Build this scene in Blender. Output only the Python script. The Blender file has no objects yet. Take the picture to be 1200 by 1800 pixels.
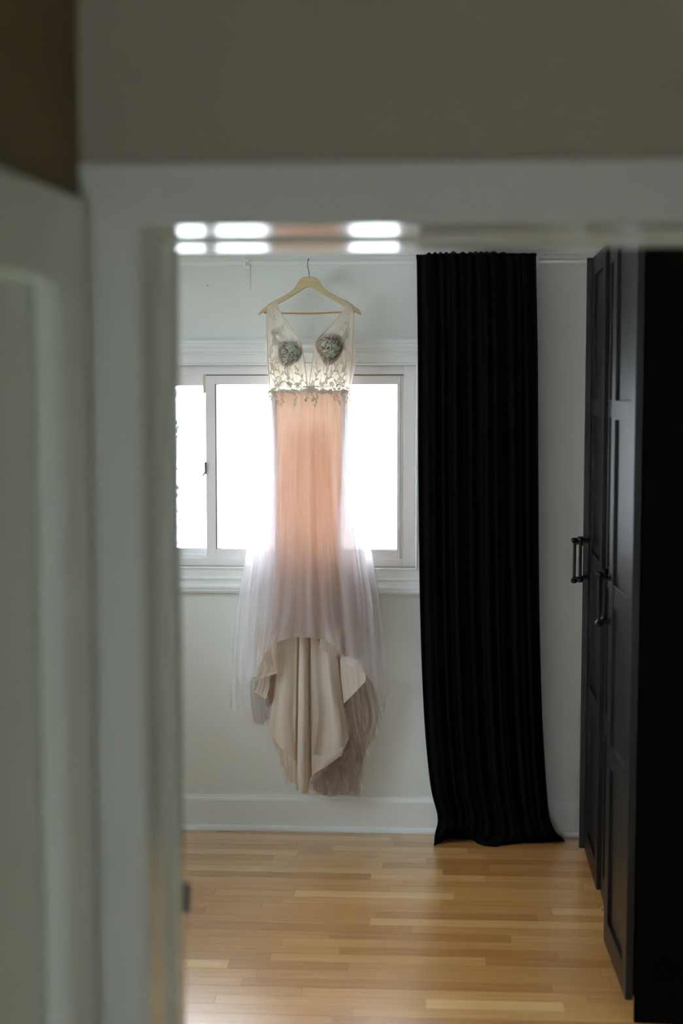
import bpy, bmesh, math, random
import numpy as np
from mathutils import Matrix, Vector

random.seed(4); rng = np.random.default_rng(4)
S = bpy.context.scene
C = S.collection

# ------------------------------------------------------------------ camera
F = 2500.0                                   # 50 mm lens on a 24 mm wide frame of 1200 px
CAM = np.array([0.0, 0.0, 1.82])
dY = np.array([139.0 / F, -205.0 / F, 1.0]); dY /= np.linalg.norm(dY)
up = np.array([0.0, -dY[2], dY[1]]); up /= np.linalg.norm(up)
RM = np.stack([np.cross(dY, up), dY, up])    # camera (x right, y down, z forward) -> world
cam_d = bpy.data.cameras.new('camera'); cam = bpy.data.objects.new('camera', cam_d); C.objects.link(cam)
M = Matrix.Identity(4)
for i in range(3):
    M[i][0] = RM[i, 0]; M[i][1] = -RM[i, 1]; M[i][2] = -RM[i, 2]; M[i][3] = CAM[i]
cam.matrix_world = M
cam_d.sensor_fit = 'HORIZONTAL'; cam_d.sensor_width = 24.0; cam_d.lens = 50.0
cam_d.clip_start = 0.05; cam_d.clip_end = 200
cam_d.dof.use_dof = True; cam_d.dof.focus_distance = 5.72; cam_d.dof.aperture_fstop = 2.0
S.camera = cam

def at(px, py, Y):
    """point of the vertical plane at depth Y (measuring aid for real distances)"""
    d = RM @ np.array([(px - 600.0) / F, (py - 900.0) / F, 1.0])
    return CAM + d * (Y / d[1])
def on_floor(px, py, z=0.0):
    d = RM @ np.array([(px - 600.0) / F, (py - 900.0) / F, 1.0])
    return CAM + d * ((z - CAM[2]) / d[2])

# ------------------------------------------------------------------ light
SKY = 8.0
w = bpy.data.worlds.new('overcast'); S.world = w; w.use_nodes = True
nt = w.node_tree; bg = nt.nodes['Background']; bg.inputs[0].default_value = (0.90, 0.97, 1.08, 1)
tc = nt.nodes.new('ShaderNodeTexCoord'); sx = nt.nodes.new('ShaderNodeSeparateXYZ'); mr = nt.nodes.new('ShaderNodeMapRange')   # overcast sky: zenith three times the horizon
mr.inputs[1].default_value = 0; mr.inputs[2].default_value = 1; mr.inputs[3].default_value = SKY; mr.inputs[4].default_value = 3 * SKY
nt.links.new(tc.outputs['Generated'], sx.inputs[0]); nt.links.new(sx.outputs[2], mr.inputs[0]); nt.links.new(mr.outputs[0], bg.inputs[1])
S.view_settings.view_transform = 'Standard'; S.view_settings.look = 'None'
S.view_settings.exposure = 0.3; S.view_settings.gamma = 1.0; S.view_settings.use_curve_mapping = False
S.cycles.transparent_max_bounces = 32
S.cycles.max_bounces = 16; S.cycles.diffuse_bounces = 8; S.cycles.glossy_bounces = 6; S.cycles.transmission_bounces = 10
S.cycles.sample_clamp_indirect = 6.0

def portal(name, loc, rot, sx, sy):
    l = bpy.data.lights.new(name, 'AREA'); l.shape = 'RECTANGLE'; l.size = sx; l.size_y = sy
    l.cycles.is_portal = True
    o = bpy.data.objects.new(name, l); o.location = loc; o.rotation_euler = rot; C.objects.link(o)

# ------------------------------------------------------------------ key dimensions (metres)
W = 5.83                 # back wall plane
CEIL = 2.44
XL, XR = -2.25, 1.36     # bedroom side walls
YP0, YP1 = 1.868, 2.085  # partition between hall and bedroom
JX, JR, HZ = -0.3635, 0.4665, 2.038   # doorway
wx0, wx1 = -1.70, float(at(709, 820, W)[0])          # window frame outer
wz1, wz0 = float(at(600, 658, W)[2]), float(at(600, 983, W)[2])
ox0, ox1 = wx0 - .05, float(at(730, 820, W)[0])      # hole in the wall
oz1, oz0 = float(at(600, 642, W)[2]), float(at(600, 997, W)[2])
LW = dict(y0=3.6, y1=5.2, z0=1.15, z1=2.15)          # window in the bedroom's left wall
HW = dict(x0=-0.75, x1=0.25, z0=0.25, z1=1.35)        # window in the hall behind the camera
HY = -2.8
portal('daylight_window', ((ox0 + ox1) / 2, W + .13, (oz0 + oz1) / 2), (math.radians(-90), 0, 0), ox1 - ox0, oz1 - oz0)
portal('daylight_side', (XL - .13, (LW['y0'] + LW['y1']) / 2, (LW['z0'] + LW['z1']) / 2), (0, math.radians(-90), 0), LW['z1'] - LW['z0'], LW['y1'] - LW['y0'])
portal('daylight_hall', ((HW['x0'] + HW['x1']) / 2, HY - .13, (HW['z0'] + HW['z1']) / 2), (math.radians(90), 0, 0), HW['x1'] - HW['x0'], HW['z1'] - HW['z0'])

# ------------------------------------------------------------------ materials
def mat(name, col, rough=.5, spec=.5, metal=0.0, bump=0.0, bscale=200.0, sheen=0.0, var=0.0, vscale=6.0):
    m = bpy.data.materials.new(name); m.use_nodes = True; nt = m.node_tree
    b = nt.nodes['Principled BSDF']
    b.inputs['Base Color'].default_value = (*col, 1); b.inputs['Roughness'].default_value = rough
    b.inputs['Specular IOR Level'].default_value = spec; b.inputs['Metallic'].default_value = metal
    if sheen: b.inputs['Sheen Weight'].default_value = sheen
    if bump or var:
        tc = nt.nodes.new('ShaderNodeTexCoord')
    if var:
        n = nt.nodes.new('ShaderNodeTexNoise'); n.inputs['Scale'].default_value = vscale; n.inputs['Detail'].default_value = 4
        mx = nt.nodes.new('ShaderNodeMix'); mx.data_type = 'RGBA'
        mx.inputs[6].default_value = (*[c * (1 - var) for c in col], 1); mx.inputs[7].default_value = (*[min(1, c * (1 + var)) for c in col], 1)
        nt.links.new(tc.outputs['Object'], n.inputs['Vector']); nt.links.new(n.outputs['Fac'], mx.inputs[0])
        nt.links.new(mx.outputs[2], b.inputs['Base Color'])
    if bump:
        n = nt.nodes.new('ShaderNodeTexNoise'); n.inputs['Scale'].default_value = bscale
        bp = nt.nodes.new('ShaderNodeBump'); bp.inputs['Strength'].default_value = bump; bp.inputs['Distance'].default_value = .002
        nt.links.new(tc.outputs['Object'], n.inputs['Vector']); nt.links.new(n.outputs['Fac'], bp.inputs['Height']); nt.links.new(bp.outputs[0], b.inputs['Normal'])
    return m

def cloth(name, dif, trans, alpha, tw=0.5, streak=0.0, sscale=60.0, rough_sheen=0.0):
    """thin fabric: diffuse + translucent threads, with open mesh between them (1 - alpha)"""
    m = bpy.data.materials.new(name); m.use_nodes = True; nt = m.node_tree; nt.nodes.clear()
    out = nt.nodes.new('ShaderNodeOutputMaterial')
    d = nt.nodes.new('ShaderNodeBsdfDiffuse'); d.inputs[0].default_value = (*dif, 1)
    t = nt.nodes.new('ShaderNodeBsdfTranslucent'); t.inputs[0].default_value = (*trans, 1)
    a = nt.nodes.new('ShaderNodeMixShader'); a.inputs[0].default_value = tw
    nt.links.new(d.outputs[0], a.inputs[1]); nt.links.new(t.outputs[0], a.inputs[2])
    last = a.outputs[0]
    if alpha < 1 or streak:
        tr = nt.nodes.new('ShaderNodeBsdfTransparent')
        b = nt.nodes.new('ShaderNodeMixShader'); b.inputs[0].default_value = alpha
        if streak:
            uv = nt.nodes.new('ShaderNodeUVMap'); mp = nt.nodes.new('ShaderNodeMapping'); mp.inputs['Scale'].default_value = (sscale, 1.2, 1)
            n = nt.nodes.new('ShaderNodeTexNoise'); n.inputs['Scale'].default_value = 1.0; n.inputs['Detail'].default_value = 5; n.inputs['Roughness'].default_value = .7
            mr = nt.nodes.new('ShaderNodeMapRange'); mr.inputs[1].default_value = .3; mr.inputs[2].default_value = .7
            mr.inputs[3].default_value = max(0, alpha - streak); mr.inputs[4].default_value = min(1, alpha + streak)
            nt.links.new(uv.outputs[0], mp.inputs[0]); nt.links.new(mp.outputs[0], n.inputs['Vector']); nt.links.new(n.outputs['Fac'], mr.inputs[0])
            nt.links.new(mr.outputs[0], b.inputs[0])
        nt.links.new(tr.outputs[0], b.inputs[1]); nt.links.new(last, b.inputs[2]); last = b.outputs[0]
    nt.links.new(last, out.inputs[0])
    return m

def glass_mat():
    m = bpy.data.materials.new('clear_glass'); m.use_nodes = True; nt = m.node_tree; nt.nodes.clear()
    out = nt.nodes.new('ShaderNodeOutputMaterial'); tr = nt.nodes.new('ShaderNodeBsdfTransparent'); tr.inputs[0].default_value = (.97, .98, .975, 1)
    g = nt.nodes.new('ShaderNodeBsdfGlossy'); g.inputs['Roughness'].default_value = .02
    fr = nt.nodes.new('ShaderNodeFresnel'); fr.inputs[0].default_value = 1.45
    mx = nt.nodes.new('ShaderNodeMixShader'); nt.links.new(fr.outputs[0], mx.inputs[0]); nt.links.new(tr.outputs[0], mx.inputs[1]); nt.links.new(g.outputs[0], mx.inputs[2])
    nt.links.new(mx.outputs[0], out.inputs[0]); return m

def wood(name, dark, light, rough, sc=(3, 45, 45), rnd=True, spec=.5, coat=0.0):
    m = bpy.data.materials.new(name); m.use_nodes = True; nt = m.node_tree; b = nt.nodes['Principled BSDF']
    b.inputs['Roughness'].default_value = rough
    b.inputs['Coat Weight'].default_value = coat; b.inputs['Coat Roughness'].default_value = rough; b.inputs['Coat IOR'].default_value = 1.62
    b.inputs['Specular IOR Level'].default_value = spec
    g = nt.nodes.new('ShaderNodeNewGeometry'); mp = nt.nodes.new('ShaderNodeMapping'); mp.inputs['Scale'].default_value = sc
    n = nt.nodes.new('ShaderNodeTexNoise'); n.inputs['Scale'].default_value = 1; n.inputs['Detail'].default_value = 6; n.inputs['Roughness'].default_value = .65; n.inputs['Distortion'].default_value = .4
    r = nt.nodes.new('ShaderNodeValToRGB'); r.color_ramp.elements[0].position = .3; r.color_ramp.elements[1].position = .72
    r.color_ramp.elements[0].color = (*dark, 1); r.color_ramp.elements[1].color = (*light, 1)
    if rnd:
        oi = nt.nodes.new('ShaderNodeObjectInfo'); mu = nt.nodes.new('ShaderNodeMath'); mu.operation = 'MULTIPLY'; mu.inputs[1].default_value = 40
        nt.links.new(oi.outputs['Random'], mu.inputs[0]); cx = nt.nodes.new('ShaderNodeCombineXYZ'); nt.links.new(mu.outputs[0], cx.inputs[2]); nt.links.new(cx.outputs[0], mp.inputs['Location'])
    nt.links.new(g.outputs['Position'], mp.inputs[0]); nt.links.new(mp.outputs[0], n.inputs['Vector']); nt.links.new(n.outputs['Fac'], r.inputs[0]); nt.links.new(r.outputs[0], b.inputs['Base Color'])
    return m

P_WALL = mat('bedroom_wall_paint', (.79, .845, .82), .7, .3, bump=.12, bscale=260)
P_TRIM = mat('white_trim_paint', (.84, .895, .885), .30, .5)
P_DOORTRIM = mat('door_frame_gloss_paint', (.74, .78, .70), .13, .5)
P_CASING = mat('door_casing_paint', (.72, .77, .69), .45, .4, var=.02, vscale=3)
P_CEIL = mat('ceiling_paint', (.86, .87, .84), .8, .2)
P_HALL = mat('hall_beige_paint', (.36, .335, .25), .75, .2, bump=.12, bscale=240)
P_HALL2 = mat('hall_shaded_brown_paint', (.20, .155, .085), .8, .2, bump=.12, bscale=240)  # shade of the left hall wall is put into this darker brown
P_VINYL = mat('white_vinyl', (.88, .89, .89), .35, .5)
P_CLIP = mat('yellowed_plastic', (.62, .60, .42), .4)
P_SEALGAP = mat('grey_seal_and_gap', (.12, .12, .13), .6)
GLASS = glass_mat()
P_ROD = mat('white_enamel', (.82, .84, .83), .3)
P_BLACKWOOD = wood('black_brown_wood', (.003, .0024, .002), (.005, .004, .0033), .38, (40, 40, 3), spec=.32)
P_CARCASS = mat('black_brown_panel', (.0025, .0022, .002), .7, .02)
P_BLACKMETAL = mat('black_metal', (.003, .003, .0035), .3, .25)
P_STEEL = mat('dark_steel', (.12, .13, .14), .3, .5, metal=1.0)
P_BRASS = mat('dull_metal', (.22, .22, .21), .35, .5, metal=1.0)
P_CURTAIN = mat('black_curtain_cloth', (.0022, .0022, .0028), .9, .04, bump=.25, bscale=900)
P_HANGER = wood('pale_hanger_wood', (.44, .37, .19), (.54, .46, .25), .45, (8, 30, 60))
P_BAR = wood('brown_bar_wood', (.36, .17, .055), (.46, .23, .08), .45, (8, 60, 60))
P_GROUND = mat('pale_concrete', (.62, .62, .61), .9, .2, var=.1)
P_LEAF = mat('green_leaf', (.10, .16, .07), .6)
P_BARK = mat('grey_bark', (.16, .13, .10), .9)
M_LINING = cloth('peach_lining', (.66, .46, .35), (.40, .265, .17), 1.0, .66)
M_SLIP = cloth('apricot_slip', (.70, .43, .26), (1.0, .52, .25), .62, .7, .3, 7)
M_TULLE = cloth('white_tulle', (.92, .91, .93), (.97, .96, 1.0), .42, .6, .13, 16)
M_TULLE2 = cloth('blush_tulle', (.58, .44, .35), (.64, .48, .39), .40, .55, .10, 14)
M_GATHER = cloth('gathered_tulle', (.90, .885, .90), (.56, .53, .56), .86, .5, .10, 5)
M_TULLESHADE = cloth('shaded_nude_tulle', (.42, .32, .26), (.40, .29, .23), .42, .4, .08, 5)  # brown shade of the layered nude tulle is put into this colour
M_SATIN = cloth('cream_satin', (.68, .635, .56), (.95, .70, .50), 1.0, .28)
M_MESH = cloth('sheer_nude_mesh', (.95, .89, .81), (1.0, .94, .84), .55, .58, .12, 25)
M_BODLIN = cloth('cream_bodice_lining', (.97, .92, .84), (1.0, .95, .86), .85, .68, .08, 16)
M_CUP = cloth('padded_cup_cloth', (.22, .16, .13), (.45, .30, .20), 1.0, .06)
M_LACE = cloth('grey_lace', (.66, .635, .54), (.60, .55, .45), 1.0, .35)
M_LACECUP = cloth('sage_lace', (.43, .475, .385), (.40, .42, .36), 1.0, .1)

# ------------------------------------------------------------------ builders
def obj(name, bm, m, parent=None, smooth=False):
    me = bpy.data.meshes.new(name); bm.normal_update(); bm.to_mesh(me); bm.free()
    if isinstance(m, (list, tuple)):
        for x in m: me.materials.append(x)
    else: me.materials.append(m)
    if smooth:
        for p in me.polygons: p.use_smooth = True
    o = bpy.data.objects.new(name, me); C.objects.link(o)
    if parent: o.parent = parent
    return o
def thing(name, label, cat, loc=(0, 0, 0), rz=0, group=None):
    o = bpy.data.objects.new(name, None); C.objects.link(o); o.location = loc; o.rotation_euler = (0, 0, rz)
    o.empty_display_size = .1
    o['label'] = label; o['category'] = cat
    if group: o['group'] = group
    return o
def tag(o, label, cat, group=None):
    o['label'] = label; o['category'] = cat
    if group: o['group'] = group
    return o
def structure(o, label=None):
    o['kind'] = 'structure'
    if label: o['label'] = label; 
    return o
def root(name, label, loc=(0, 0, 0), rz=0):
    o = bpy.data.objects.new(name, None); C.objects.link(o); o.location = loc; o.rotation_euler = (0, 0, rz); o['kind'] = 'structure'; o['label'] = label
    return o
def box(bm, x0, x1, y0, y1, z0, z1, bevel=0.0, mi=0):
    r = bmesh.ops.create_cube(bm, size=1.0)
    vs = r['verts']
    for v in vs:
        v.co = Vector((x0 + (v.co.x + .5) * (x1 - x0), y0 + (v.co.y + .5) * (y1 - y0), z0 + (v.co.z + .5) * (z1 - z0)))
    if mi:
        for f in {f for v in vs for f in v.link_faces}: f.material_index = mi
    if bevel:
        es = list({e for v in vs for e in v.link_edges})
        bmesh.ops.bevel(bm, geom=es, offset=bevel, segments=2, affect='EDGES', profile=.5)
def bx(*a, **k):
    bm = bmesh.new(); box(bm, *a, **k); return bm
def boxes(lst, bevel=0.0):
    bm = bmesh.new()
    for b in lst: box(bm, *b, bevel=bevel)
    return bm
def tube(bm, pts, r, n=10, cap=True):
    """tube along a polyline; r a number or a list"""
    pts = [Vector(p) for p in pts]; rs = r if isinstance(r, (list, tuple)) else [r] * len(pts)
    rings = []; prev = None
    for i, p in enumerate(pts):
        t = (pts[min(i + 1, len(pts) - 1)] - pts[max(i - 1, 0)]).normalized()
        a = prev if prev is not None else (Vector((0, 0, 1)) if abs(t.z) < .9 else Vector((1, 0, 0)))
        u = (a - t * a.dot(t)).normalized(); v = t.cross(u); prev = u
        rings.append([bm.verts.new(p + (u * math.cos(2 * math.pi * k / n) + v * math.sin(2 * math.pi * k / n)) * rs[i]) for k in range(n)])
    for a, b in zip(rings, rings[1:]):
        for k in range(n): bm.faces.new((a[k], a[(k + 1) % n], b[(k + 1) % n], b[k]))
    if cap:
        bm.faces.new(rings[0][::-1]); bm.faces.new(rings[-1])
def prism_x(bm, prof, x0, x1, m0=0.0, m1=0.0):
    """profile [(y,z)] swept along x; m0/m1 skew the ends for mitres (dx per unit of the second profile value)"""
    a = [bm.verts.new((x0 + m0 * (z), y, z)) for y, z in prof]; b = [bm.verts.new((x1 + m1 * (z), y, z)) for y, z in prof]
    n = len(prof)
    for k in range(n): bm.faces.new((a[k], a[(k + 1) % n], b[(k + 1) % n], b[k]))
    bm.faces.new(a[::-1]); bm.faces.new(b)

# ------------------------------------------------------------------ room shell
# bedroom back wall with the window hole
structure(obj('wall_back', boxes([(XL - .15, ox0, W, W + .16, 0, CEIL), (ox1, XR + .15, W, W + .16, 0, CEIL),
    (ox0, ox1, W, W + .16, oz1, CEIL), (ox0, ox1, W, W + .16, 0, oz0)]), P_WALL), 'pale grey-green painted back wall around the window')
L = LW
structure(obj('wall_left', boxes([(XL - .15, XL, YP1, L['y0'], 0, CEIL), (XL - .15, XL, L['y1'], W, 0, CEIL),
    (XL - .15, XL, L['y0'], L['y1'], L['z1'], CEIL), (XL - .15, XL, L['y0'], L['y1'], 0, L['z0'])]), P_WALL))
structure(obj('wall_right', bx(XR, XR + .15, YP1, W, 0, CEIL), P_WALL))
# partition with the doorway: beige on the hall side, pale on the bedroom side
bm = bmesh.new()
for (a, b, z0, z1) in ((XL - .15, JX - .02, 0, CEIL), (JR + .02, XR + .15, 0, CEIL), (JX - .02, JR + .02, HZ + .02, CEIL)):
    box(bm, a, b, YP0, YP0 + .10, z0, z1)
    box(bm, a, b, YP0 + .10, YP1, z0, z1, mi=1)
structure(obj('wall_partition', bm, [P_HALL, P_WALL]), 'beige hall wall above and around the doorway')
HX1 = 1.30
structure(obj('wall_hall_right', bx(HX1, HX1 + .1, HY, YP0, 0, CEIL), P_HALL))
structure(obj('wall_hall_back', boxes([(-1.3, HW['x0'], HY - .15, HY, 0, CEIL), (HW['x1'], HX1 + .1, HY - .15, HY, 0, CEIL),
    (HW['x0'], HW['x1'], HY - .15, HY, HW['z1'], CEIL), (HW['x0'], HW['x1'], HY - .15, HY, 0, HW['z0'])]), P_HALL))
structure(obj('ceiling', bx(XL - .15, XR + .15, HY - .15, W + .16, CEIL, CEIL + .1), P_CEIL))
structure(obj('ground', bx(-30, 30, HY - 30, W + 40, -.9, -.6), P_GROUND), 'pale paving outside the windows')

# hall left wall, not quite square to the partition; local +y runs away from the camera, +x into the hall
HLR = -math.atan(.111)
def hall_left(o):
    o.location = (-.4465, YP0, 0); o.rotation_euler = (0, 0, HLR); return o
D2 = dict(y1=-.128, y0=-.95, z=1.965)       # door opening in that wall
o = structure(hall_left(obj('wall_hall_left', boxes([(-.12, 0, D2['y1'] + .012, .0, 0, CEIL), (-.12, 0, -5.2, D2['y0'] - .012, 0, CEIL), (-.12, 0, D2['y0'] - .012, D2['y1'] + .012, D2['z'] + .01, CEIL)]), P_HALL2)), 'hall wall beside the doorway, its shade put into brown paint')
t = hall_left(root('trim_3', 'white casing of the closed door on the hall left wall'))
obj('casing_head', bx(0, .022, D2['y0'] - .095, -.033, D2['z'] - .005, 2.07, bevel=.004), P_CASING, t)
obj('casing_leg', bx(0, .022, D2['y1'] - .004, -.033, 0, D2['z'] - .006, bevel=.004), P_CASING, t)
obj('casing_leg', bx(0, .022, D2['y0'] - .095, D2['y0'] + .004, 0, D2['z'] - .006, bevel=.004), P_CASING, t)
t = hall_left(root('door_2', 'closed white door in the hall left wall'))
obj('jamb', boxes([(-.12, .0, D2['y1'] - .0, D2['y1'] + .012, 0, D2['z'] + .01), (-.12, .0, D2['y0'] - .012, D2['y0'], 0, D2['z'] + .01), (-.12, .0, D2['y0'], D2['y1'], D2['z'], D2['z'] + .01)]), P_CASING, t)
obj('leaf', boxes([(-.05, -.012, D2['y0'] + .004, D2['y1'] - .004, .008, D2['z'] - .004)], bevel=.002), P_CASING, t)

# doorway frame: jambs, head, stops, strike plate
t = root('door_1', 'glossy white door frame of the open doorway')
obj('jamb', bx(JX - .02, JX, 1.856, 2.096, 0, HZ + .02), P_DOORTRIM, t)
obj('jamb', bx(JR, JR + .02, 1.856, 2.096, 0, HZ + .02), P_DOORTRIM, t)
obj('head_jamb', bx(JX, JR, 1.856, 2.096, HZ, HZ + .02), P_DOORTRIM, t)
obj('stop', bx(JX, JX + .010, 2.015, 2.084, 0, HZ, bevel=.0015), P_DOORTRIM, t)
obj('stop', bx(JR - .010, JR, 2.015, 2.084, 0, HZ, bevel=.0015), P_DOORTRIM, t)
obj('head_stop', bx(JX + .010, JR - .010, 2.015, 2.084, HZ - .0075, HZ, bevel=.0015), P_DOORTRIM, t)
bm = bmesh.new(); box(bm, JX - .001, JX + .0015, 2.085, 2.0955, 1.025, 1.095, bevel=.0004); box(bm, JX + .0015, JX + .017, 2.092, 2.0945, 1.034, 1.082, bevel=.0008)
s = obj('strike_plate', bm, mat('tarnished_metal', (.035, .037, .04), .5, .4, metal=.6), t); s['label'] = 'dark metal strike plate'
# casings on both sides of the partition
def casing_set(name, label, ya, yb, m, left=-.4445):
    t = root(name, label)
    cw = .076; i = .005; rx = JR + i
    obj('casing_leg', bx(left, JX - i, ya, yb, 0, HZ + i, bevel=.003), m, t)
    obj('casing_leg', bx(rx, rx + cw, ya, yb, 0, HZ + i, bevel=.003), m, t)
    obj('casing_head', bx(left, rx + cw, ya, yb, HZ + i, HZ + i + cw, bevel=.003), m, t)
    return t
casing_set('trim_1', 'pale painted casing framing the doorway in front', 1.850, YP0, P_CASING)
casing_set('trim_2', 'casing on the bedroom side of the doorway', YP1, YP1 + .018, P_TRIM)

# crown moulding on the back wall, baseboards
bm = bmesh.new()
prof = [(W, 2.368), (W - .012, 2.368), (W - .014, 2.380), (W - .020, 2.386), (W - .026, 2.402), (W - .040, 2.418), (W - .058, 2.425), (W - .062, 2.432), (W - .062, CEIL), (W, CEIL)]
prism_x(bm, prof, XL, XR); structure(obj('trim_4', bm, P_TRIM), 'white crown moulding along the ceiling of the back wall')
def baseboard(name, x0, x1):
    bm = bmesh.new(); prism_x(bm, [(W, 0), (W - .016, 0), (W - .016, .128), (W - .013, .136), (W - .009, .140), (W - .008, .146), (W, .146)], x0, x1)
    t = structure(obj(name, bm, P_TRIM), 'white baseboard under the window with a shoe moulding')
    bm = bmesh.new(); prism_x(bm, [(W - .016, 0), (W - .030, 0), (W - .030, .008), (W - .026, .017), (W - .016, .022)], x0, x1)
    obj('shoe_moulding', bm, P_TRIM, t)
baseboard('baseboard_back', XL, XR)
structure(obj('baseboard_left', bx(XL, XL + .016, YP1, W - .03, 0, .146), P_TRIM))
structure(obj('baseboard_right', bx(XR - .016, XR, YP1, W - .03, 0, .146), P_TRIM))

# ------------------------------------------------------------------ floor of laminate strips
TONES = [((.37, .205, .095), (.45, .26, .125)), ((.43, .25, .12), (.51, .315, .16)), ((.48, .30, .155), (.56, .37, .20)),
         ((.54, .36, .20), (.61, .43, .255)), ((.37, .20, .09), (.45, .255, .12)), ((.45, .265, .14), (.53, .33, .18)), ((.60, .44, .28), (.66, .50, .33))]
WT = [.15, .22, .21, .16, .07, .14, .05]
FM = [wood('laminate_strip_%d' % i, tuple(c * k for c, k in zip(a, (1.12, .92, .53))), tuple(c * k for c, k in zip(b, (1.18, 1.0, .65))), .27, (4, 70, 1), spec=.9, coat=1.0) for i, (a, b) in enumerate(TONES)]
floor = structure(obj('floor', boxes([(XL - .15, XR + .15, HY - .1, W + .05, -.05, -.004)]), FM[4]), 'light wood laminate strip floor')
SW = .066
near = []; rest = []
y = W - .004; row = 0
while y > YP0 - .2:
    y0 = y - SW
    x = XL + random.uniform(-.6, -.1); last = -1
    while x < XR:
        ln = random.choice([.32, .42, .55, .62, .75, .9, 1.1]) * random.uniform(.9, 1.1)
        k = random.choices(range(7), WT)[0]
        if k == last: k = (k + 2) % 6
        last = k
        a, b = max(x, XL), min(x + ln, XR)
        if b - a > .02:
            (near if (y0 > 3.85 and b > -1.25 and a < .72) else rest).append((a, b, y0, y, k))
        x += ln
    y = y0; row += 1
def strip_mesh(bm, a, b, y0, y1, mi=0):
    g = .0004
    box(bm, a + g, b - g, y0 + g, y1 - g, -.006, random.uniform(-.0004, 0), mi=mi)
for (a, b, y0, y1, k) in near:
    bm = bmesh.new(); strip_mesh(bm, a, b, y0, y1); obj('floor_strip', bm, FM[k], floor)
bm = bmesh.new()
for (a, b, y0, y1, k) in rest: strip_mesh(bm, a, b, y0, y1, k)
box(bm, -1.3, HX1, HY, y0, -.006, 0, mi=4)
o = obj('distant_floor_strips', bm, FM, floor); o['kind'] = 'stuff'

# ------------------------------------------------------------------ window
win = root('window_1', 'white sliding window with stepped white casing behind the dress')
def picture_frame(name, x0, x1, z0, z1, prof, m, parent, part):
    """mitred moulding around a rectangle; prof = [(outward, proud)] measured from the inner edge"""
    sides = [((x0, z1), (x1, z1), (0, 1)), ((x1, z1), (x1, z0), (1, 0)), ((x1, z0), (x0, z0), (0, -1)), ((x0, z0), (x0, z1), (-1, 0))]
    for (p, q, nrm), nm in zip(sides, part):
        bm = bmesh.new()
        ring = []
        d = ((q[0] - p[0]), (q[1] - p[1])); l = math.hypot(*d); d = (d[0] / l, d[1] / l)
        for end, sg in ((p, -1), (q, 1)):
            ring.append([bm.verts.new((end[0] + nrm[0] * o_ + d[0] * sg * o_, W - pr, end[1] + nrm[1] * o_ + d[1] * sg * o_)) for o_, pr in prof])
        n = len(prof)
        for k in range(n): bm.faces.new((ring[0][k], ring[0][(k + 1) % n], ring[1][(k + 1) % n], ring[1][k]))
        bm.faces.new(ring[0]); bm.faces.new(ring[1][::-1])
        bmesh.ops.recalc_face_normals(bm, faces=bm.faces)
        obj(nm, bm, m, parent)
prof = [(0, -.012), (0, .010), (.003, .014), (.008, .014), (.011, .009), (.016, .009), (.040, .013), (.046, .020), (.052, .020), (.055, .014),
        (.070, .014), (.073, .024), (.080, .030), (.088, .030), (.091, .026), (.100, .026), (.104, .022), (.107, .022), (.107, 0)]
picture_frame('casing', ox0, ox1, oz0, oz1, prof, P_TRIM, win, ['casing_head', 'casing_side', 'casing_sill', 'casing_side'])
# vinyl frame lining the hole, then the sashes
fy0, fy1 = W + .012, W + .11
def ring_part(name, x0, x1, z0, z1, wx, wz, y0, y1, m, parent, bevel=.0015):
    bm = boxes([(x0, x0 + wx, y0, y1, z0, z1), (x1 - wx, x1, y0, y1, z0, z1), (x0 + wx, x1 - wx, y0, y1, z1 - wz, z1), (x0 + wx, x1 - wx, y0, y1, z0, z0 + wz)], bevel=bevel)
    return obj(name, bm, m, parent)
bm = boxes([(ox0, wx0, fy0, fy1, oz0, oz1), (wx1, ox1, fy0, fy1, oz0, oz1), (wx0, wx1, fy0, fy1, wz1, oz1), (wx0, wx1, fy0, fy1, oz0, wz0)], bevel=.0015)
obj('frame', bm, P_VINYL, win)
sx0 = float(at(362, 820, W + .02)[0]); sx1 = wx1 + .006
gx0, gx1 = float(at(379, 820, W + .03)[0]), float(at(698, 820, W + .03)[0])
gz1, gz0 = float(at(600, 675, W + .03)[2]), float(at(600, 966, W + .03)[2])
sz0, sz1 = wz0 - .006, wz1 + .006
# right-hand sash slides in the front track
sash = obj('sash', boxes([(sx0, gx0, W + .018, W + .052, sz0, sz1), (gx1, gx1 + .012, W + .018, W + .052, sz0, sz1), (gx1 + .012, sx1, W + .034, W + .052, sz0, sz1),
    (gx0, gx1, W + .018, W + .052, gz1, sz1), (gx0, gx1, W + .018, W + .052, sz0, gz0)], bevel=.0015), P_VINYL, win)
obj('pane', bx(gx0 - .005, gx1 + .005, W + .034, W + .038, gz0 - .005, gz1 + .005), GLASS, sash)
g = .004
obj('gasket_and_gap', boxes([(gx0, gx0 + g, W + .026, W + .033, gz0, gz1), (gx1 - g * .4, gx1, W + .026, W + .033, gz0, gz1), (gx0, gx1, W + .026, W + .033, gz1 - g * .5, gz1), (gx0, gx1, W + .026, W + .033, gz0, gz0 + g * .5)]), P_SEALGAP, sash)
obj('gasket_and_gap', bx(sx0 + .002, wx1 - .001, W + .0145, W + .0175, wz1 - .0045, wz1 - .0005), P_SEALGAP, sash)  # dark strip standing in for the shaded gap above the sash
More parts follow.
